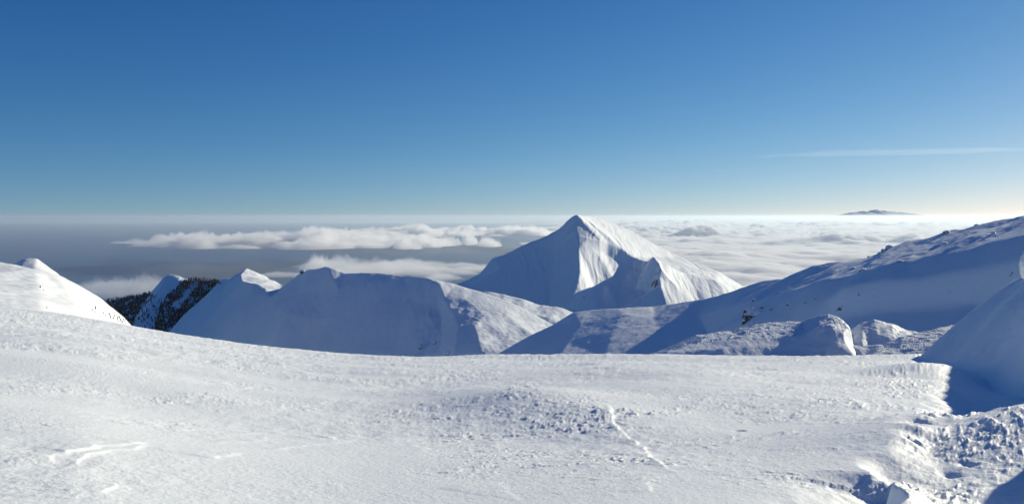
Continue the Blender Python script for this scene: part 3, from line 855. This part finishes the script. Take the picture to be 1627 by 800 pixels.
# rime tower just outside the right edge; its bulge reaches into the picture
def rime_pillar():
    u, w = ray(1698, 500)
    Yp = 7.0
    x = u * Yp
    bm = bmesh.new()
    n, h = 48, 60
    zb, zt = -3.3, 0.45
    rings = []
    for j in range(h + 1):
        t = j / h; z = zb + (zt - zb) * t
        # slim foot, heavy head
        r0 = 0.19 + 0.10 * (1 - t) ** 2
        if t > .80: r0 *= max(0.04, 1 - ((t - .80) / .20) ** 1.3)
        ring = []
        for i in range(n):
            a = i / n * 2 * math.pi
            p = Vector((math.cos(a), math.sin(a), z * 2.2))
            # rime grows out in lobes on different sides at different heights
            lobe = 0.19 * math.exp(-((z + .42) / .21) ** 4) * max(0, math.cos((a - math.pi) * .5)) ** 4
            for (zc, ac, am) in ((-1.2, .6, .12), (-1.7, 0.1, .10), (-.85, 5.2, .11), (-2.3, 6.0, .14), (-.1, 1.2, .08)):
                lobe += am * math.exp(-((z - zc) / .26) ** 2) * max(0, math.cos((a - ac) * .5)) ** 4
            rr = (r0 + lobe) * (1 + .10 * mnoise.fractal(p * 2.2, 1, 2, 4))
            ring.append(bm.verts.new((x + rr * math.cos(a), Yp + rr * math.sin(a), z)))
        rings.append(ring)
    for j in range(h):
        for i in range(n):
            bm.faces.new((rings[j][i], rings[j][(i + 1) % n], rings[j + 1][(i + 1) % n], rings[j + 1][i]))
    bm.faces.new(rings[-1]); bm.faces.new(rings[0][::-1])
    me = bpy.data.meshes.new('rime_pillar'); bm.to_mesh(me); bm.free()
    me.polygons.foreach_set('use_smooth', np.ones(len(me.polygons), dtype=bool))
    me.materials.append(M_rime)
    o = link(bpy.data.objects.new('rime_pillar', me))
    tag(o, 'white rime-encrusted post bulging in at the right edge of the view', 'post')
rime_pillar()

def shadow_caster():
    # unseen lump added outside the view, shaped to cast the lower right corner's shadow
    o = rock('rime_lump', (10.3, 10.0, -2.6), (1.4, 3.0, 2.1), 91, M_rime, .13)
    tag(o, 'unseen lump added outside the lower right corner to cast a shadow in', 'shadow caster')
shadow_caster()

# ------------------------------------------------------------------ small trees on the brow of the left hill
def left_trees():
    m = HL['mat']
    U, Y, Z = HL['g']
    X = U * Y
    HL['left'] = (X, Y, Z)
    bm = bmesh.new()
    def cone(z0, z1, r):
        vs = [bm.verts.new((r * math.cos(a), r * math.sin(a), z0)) for a in [i * math.pi / 3.5 for i in range(7)]]
        t = bm.verts.new((0, 0, z1))
        for i in range(7): bm.faces.new((vs[i], vs[(i + 1) % 7], t))
    cone(.25, 1.5, .55); cone(.8, 2.1, .42); cone(1.4, 2.7, .28)
    me = bpy.data.meshes.new('crown'); bm.to_mesh(me); bm.free(); me.materials.append(m)
    bm = bmesh.new(); bmesh.ops.create_cone(bm, segments=6, radius1=.09, radius2=.04, depth=1.2, cap_ends=True)
    for v in bm.verts: v.co.z += .3
    mt = bpy.data.meshes.new('trunk'); bm.to_mesh(mt); bm.free(); mt.materials.append(m)
    root = bpy.data.objects.new('conifer_tree', None)
    crown = bpy.data.objects.new('crown', me); trunk = bpy.data.objects.new('trunk', mt)
    rnd = random.Random(4)
    spots = [(146, 493), (151, 496), (152, 491), (165, 498), (168, 501), (174, 501), (176, 505), (180, 507), (182, 503), (186, 508), (188, 511), (190, 506), (192, 510), (194, 513), (196, 509), (198, 512), (200, 515), (203, 511), (205, 514), (187, 504), (199, 508), (208, 514),
             (70, 462), (64, 457), (75, 491), (170, 480), (178, 487), (186, 493), (193, 498), (199, 502), (162, 474), (206, 509)]
    for k, (px, py) in enumerate(spots):
        p = surf(px, py, 'left')
        r = root if k == 0 else root.copy()
        link(r)
        r.location = p; s = rnd.uniform(.4, .8); r.scale = (s, s, s * rnd.uniform(.8, 1.2)); r.rotation_euler.z = rnd.uniform(0, 6)
        tag(r, 'tiny dark conifer on the sunlit slope of the left hill', 'tree', 'tiny conifers along the left hill')
        for c in (crown, trunk):
            q = c if k == 0 else c.copy()
            link(q, r)
left_trees()

# ------------------------------------------------------------------ clouds
def cloud_mat(name, scale, soft=1.0):
    m = bpy.data.materials.new(name)
    nt, N, L = nodes(m)
    out = N('ShaderNodeOutputMaterial')
    d = N('ShaderNodeBsdfDiffuse'); d.inputs['Color'].default_value = (.93, .93, .93, 1)
    tr = N('ShaderNodeBsdfTranslucent'); tr.inputs['Color'].default_value = (.93, .93, .93, 1)
    mx = N('ShaderNodeMixShader'); mx.inputs[0].default_value = .35
    L(d.outputs[0], mx.inputs[1]); L(tr.outputs[0], mx.inputs[2])
    tp = N('ShaderNodeBsdfTransparent'); at = N('ShaderNodeAttribute'); at.attribute_name = 'dens'
    m2 = N('ShaderNodeMixShader')
    L(at.outputs['Fac'], m2.inputs[0]); L(tp.outputs[0], m2.inputs[1]); L(mx.outputs[0], m2.inputs[2])
    # droplets scatter forward: a very rough sheen towards the sun
    gl = N('ShaderNodeBsdfGlossy'); gl.inputs['Roughness'].default_value = .75; gl.inputs['Color'].default_value = (.95, .95, .95, 1)
    m3 = N('ShaderNodeMixShader'); m3.inputs[0].default_value = .22
    L(mx.outputs[0], m3.inputs[1]); L(gl.outputs[0], m3.inputs[2]); L(m3.outputs[0], m2.inputs[2])
    L(m2.outputs[0], out.inputs['Surface'])
    return m

M_cloud = cloud_mat('cloud', 1)

def cloud_vol(name, dens, g=.55, col=(1, 1, 1)):
    m = bpy.data.materials.new(name); nt, N, L = nodes(m)
    out = N('ShaderNodeOutputMaterial'); v = N('ShaderNodeVolumePrincipled')
    v.inputs['Color'].default_value = (*col, 1); v.inputs['Density'].default_value = dens; v.inputs['Anisotropy'].default_value = g
    L(v.outputs[0], out.inputs['Volume'])
    return m
M_cvol = cloud_vol('cloud_vapour', .0040)
M_deck = cloud_vol('cloud_sea_vapour', .007, .05, (.965, .97, .98))
M_cthin = cloud_vol('thin_cloud_vapour', .0015)

def closed_grid(name, X, Y, Zt, Zb, mat, mask):
    nv, nu = X.shape
    idx = np.arange(nu * nv).reshape(nv, nu)
    Q = np.stack([idx[:-1, :-1], idx[:-1, 1:], idx[1:, 1:], idx[1:, :-1]], -1).reshape(-1, 4)
    m = mask.ravel(); Q = Q[m[Q].all(1)]
    n = nu * nv
    # border edges get a side wall
    from collections import Counter
    E = np.concatenate([Q[:, [0, 1]], Q[:, [1, 2]], Q[:, [2, 3]], Q[:, [3, 0]]])
    key = np.sort(E, 1); kk = key[:, 0].astype(np.int64) * n + key[:, 1]
    u, inv, cnt = np.unique(kk, return_inverse=True, return_counts=True)
    Bd = E[cnt[inv] == 1]
    S = np.stack([Bd[:, 1], Bd[:, 0], Bd[:, 0] + n, Bd[:, 1] + n], 1)
    F_ = np.concatenate([Q, Q[:, ::-1] + n, S])
    V = np.concatenate([np.stack([X, Y, Zt], -1).reshape(-1, 3), np.stack([X, Y, Zb], -1).reshape(-1, 3)])
    used = np.zeros(len(V), bool); used[F_] = True; remap = np.cumsum(used) - 1
    return link(raw_mesh(name, V[used], remap[F_], mat))


def billow(x, y, oct, seed, gain=.5):
    s = 0; a = 1.0
    for k in range(oct):
        s = s + a * (np.abs(perlin(x, y, seed + k)) * 2 - .5)
        x = x * 2.07 + 5.1; y = y * 2.07 + 2.9; a *= gain
    return s

def cloud_deck():
    # the sea of clouds to the right, seen from above, out to the horizon
    nu, nr = 760, 620
    us = np.linspace(ray(560, 450)[0], ray(1900, 450)[0], nu)
    ys = 1.0 / np.linspace(1 / 7000.0, 1 / 240000.0, nr)
    U, Y = np.meshgrid(us, ys); X = U * Y
    px = 813.5 + F * U
    # where the deck exists: right of a ragged shore
    shore = fbm(X / 14000, Y / 14000, 3, 501) * 90
    e = sm(880, 1040, px + shore + 40 * sm(20000, 90000, Y))
    H = fbm(X / 11000, Y / 7000, 4, 510) * 130 + billow(X / 2600, Y / 2600, 5, 520, .5) * 300 * (0.25 + .75 * sm(-.2, .6, fbm(X / 14000, Y / 10000, 2, 530)))
    lev = -930 + 60 * sm(30000, 120000, Y) + H
    Z = np.where(e > 0, lev - (1 - e) * 500, lev - 500)
    bot = np.full_like(Z, -1300.0)
    Z = -1280 + (lev + 1280) * sm(0, .55, e) ** .6
    o = closed_grid('cloud_sea', X, Y, Z, bot, M_deck, e > .005)
    tag(o, 'bright sea of clouds stretching to the horizon right of the peak', 'clouds', kind='stuff')

def cloud_bank(name, label, cat, cx, cy, rx, ry, top, seed, base=-960, puffs=60, n=260, kind=None, r0=.16, r1=.45, opac=1.0):
    """a heap of rounded puffs over a soft base; (cx, cy) on the ground, rx, ry half sizes"""
    xs = np.linspace(-1.25, 1.25, n); X, Y = np.meshgrid(cx + xs * rx, cy + xs * ry)
    rs = np.random.RandomState(seed)
    sc = min(rx, ry)
    wx = fbm(X / (sc * .5), Y / (sc * .5), 3, seed + 1) * sc * .10
    wy = fbm(X / (sc * .5), Y / (sc * .5), 3, seed + 5) * sc * .10
    h = np.zeros_like(X)
    K = 7.0
    for k in range(puffs):
        a = rs.uniform(0, 2 * math.pi); q = rs.uniform(0, 1) ** .6
        px_, py_ = cx + math.cos(a) * q * rx, cy + math.sin(a) * q * ry
        r = sc * (r0 + (r1 - r0) * rs.uniform(0, 1) ** 1.6) * (1.1 - .4 * q)
        d2 = ((X + wx - px_) ** 2 + (Y + wy - py_) ** 2) / (r * r)
        hh = np.sqrt(np.clip(1 - d2, 0, 1)) * (r / (sc * r1)) * rs.uniform(.55, 1.0)
        h = np.maximum(h, hh) + .18 * np.minimum(h, hh)
    h = gauss(h, n / 200)
    lump = 1 + .62 * billow(X / (sc * .20), Y / (sc * .20), 4, seed + 9, .55) + .12 * fbm(X / (sc * .08), Y / (sc * .08), 2, seed + 19)
    Z = base + h * lump * top
    soft = h + .18 * fbm(X / (sc * .25), Y / (sc * .25), 3, seed + 30)
    dens = sm(.02, .50, soft) * opac
    o = closed_grid(name, X, Y, Z, base - h * top * .12 - 2, M_cthin if opac < 1 else M_cvol, h > 0.004)
    tag(o, label, cat, kind=kind)
    return o

def at(px, py, z):
    u, w = ray(px, py); Y = z / w
    return u * Y, Y

cloud_deck()
def banks():
    B = -1000
    def put(name, label, cat, px, py, wpx, depth, top, seed, **k):
        x, y = at(px, py, B)
        rx = wpx / 2 / F * y
        cloud_bank(name, label, cat, x, y, rx, depth, top, seed, base=B, **k)
    put('cumulus_bank', 'long pale bank of cumulus clouds over the sea left of the peak', 'clouds', 490, 388, 470, 4200, 420, 601, kind='stuff', n=500, puffs=120, r0=.08, r1=.32)
    put('cumulus_bank', 'wispy western end of the cloud bank trailing off over the sea', 'clouds', 300, 384, 240, 3600, 210, 611, kind='stuff', n=300, puffs=34, r0=.10, r1=.32, opac=.8)
    put('cumulus_bank', 'distant thin band of cumulus clouds near the horizon left of the peak', 'clouds', 700, 371, 420, 7000, 420, 621, kind='stuff', n=460, puffs=110, r0=.06, r1=.22)
    put('cumulus_cloud', 'puffiest bright cumulus in the gap between the ridge hill and the peak', 'cloud', 655, 392, 84, 1700, 560, 641, n=200, puffs=26)
    put('cumulus_cloud', 'small round cumulus just left of the peak', 'cloud', 780, 390, 44, 1200, 420, 651, n=140, puffs=10, r0=.4, r1=.8)
    put('cumulus_cloud', 'rounded cumulus left of the small one beside the peak', 'cloud', 722, 388, 76, 1300, 420, 661, n=170, puffs=20)
    put('cumulus_cloud', 'pale puff of cloud right above the crest of the ridge hill', 'cloud', 516, 423, 66, 800, 220, 671, n=170, puffs=22, r0=.25, r1=.6)
    put('cumulus_cloud', 'soft grey cloud between the left hill and the white cone', 'cloud', 192, 462, 180, 1200, 150, 681, n=240, puffs=50, r0=.2, r1=.6, opac=.75)
    put('low_cloud_layer', 'flat low cloud layer behind the ridge hill', 'clouds', 640, 430, 420, 2300, 150, 691, kind='stuff', n=340, puffs=70, r0=.08, r1=.36, opac=.55)
banks()

# ------------------------------------------------------------------ far range beyond the clouds, thin streak of high cloud
def far_range():
    prof = [(1330, 338.5), (1342, 335.5), (1352, 333.5), (1362, 333), (1370, 332), (1376, 332.5), (1382, 330.5), (1388, 329.5), (1393, 329.5), (1398, 331), (1402, 330), (1408, 332.5), (1416, 332), (1424, 334), (1436, 334), (1448, 335.5), (1458, 337.5)]
    Yr = 215000
    xs = np.linspace(1330, 1458, 200); py = np.interp(xs, [p[0] for p in prof], [p[1] for p in prof]) 
    rows = []
    us = np.array([ray(x, 400)[0] for x in xs]); w = np.array([ray(800, q + 3.6 + .6 * math.sin(x * .21) * math.sin(x * .093)) [1] for x, q in zip(xs, py)])
    base = ray(800, 343)[1] * Yr
    V = np.linspace(-1, 1, 41)
    U, T = np.meshgrid(us, V)
    top = (w * Yr)[None, :] + fbm(us[None, :] * 300, np.zeros((1, 200)), 3, 700) * 60 + ridged(us[None, :] * 900, np.zeros((1, 200)), 3, 702) * 110 - 120
    Y = Yr + T * 9000; X = U * Yr
    Z = base + (top - base) * (1 - np.abs(T)) ** .9 + fbm(X / 3000, Y / 3000, 4, 705) * 80 * (1 - np.abs(T)) * np.abs(T) * 3
    m = bpy.data.materials.new('far_rock'); nt, N, L = nodes(m)
    out = N('ShaderNodeOutputMaterial'); b = N('ShaderNodeBsdfPrincipled'); b.inputs['Base Color'].default_value = (.85, .92, .97, 1); b.inputs['Roughness'].default_value = .9
    L(b.outputs[0], out.inputs['Surface'])
    o = grid_obj('far_mountains', X, Y, Z, m); tag(o, kind='structure')
far_range()

def cirrus():
    m = bpy.data.materials.new('thin_ice_cloud'); nt, N, L = nodes(m)
    out = N('ShaderNodeOutputMaterial'); v = N('ShaderNodeVolumePrincipled')
    v.inputs['Color'].default_value = (1, 1, 1, 1); v.inputs['Density'].default_value = 1.0e-5; v.inputs['Anisotropy'].default_value = .4
    L(v.outputs[0], out.inputs['Volume'])
    def streak(name, label, pts, wid, thick, seed):
        n = len(pts) ; S = 90; K = 14
        t = np.linspace(0, 1, S)
        px = np.interp(t, np.linspace(0, 1, n), [p[0] for p in pts]); py = np.interp(t, np.linspace(0, 1, n), [p[1] for p in pts])
        Yc = 110000.0
        V = []
        for k in range(S):
            u, w = ray(px[k], py[k]); c = np.array((u * Yc, Yc, w * Yc))
            env = math.sin(math.pi * min(1, max(0, t[k]))) ** .6 + .02
            nz = 1 + .5 * mnoise.noise(Vector((t[k] * 9, seed, 0)))
            for i in range(K):
                a = i / K * 2 * math.pi
                V.append(c + np.array((0, math.cos(a) * wid * env * nz, math.sin(a) * thick * env * nz + math.cos(a) * 60)))
        Q = [(k * K + i, k * K + (i + 1) % K, (k + 1) * K + (i + 1) % K, (k + 1) * K + i) for k in range(S - 1) for i in range(K)]
        o = link(raw_mesh(name, np.array(V), np.array(Q), m))
        bm = bmesh.new(); bm.from_mesh(o.data); bmesh.ops.holes_fill(bm, edges=bm.edges); bmesh.ops.recalc_face_normals(bm, faces=bm.faces); bm.to_mesh(o.data); bm.free()
        tag(o, label, 'cloud')
    streak('cirrus_streak', 'long faint white streak of high cloud low in the right sky', [(1190, 250), (1260, 246), (1340, 243), (1430, 242), (1520, 240), (1600, 238), (1690, 237)], 4000, 420, 1)
    streak('cirrus_streak', 'short brighter wisp at the right end of the long cloud streak', [(1550, 234), (1575, 237), (1600, 238)], 3000, 130, 2)
cirrus()
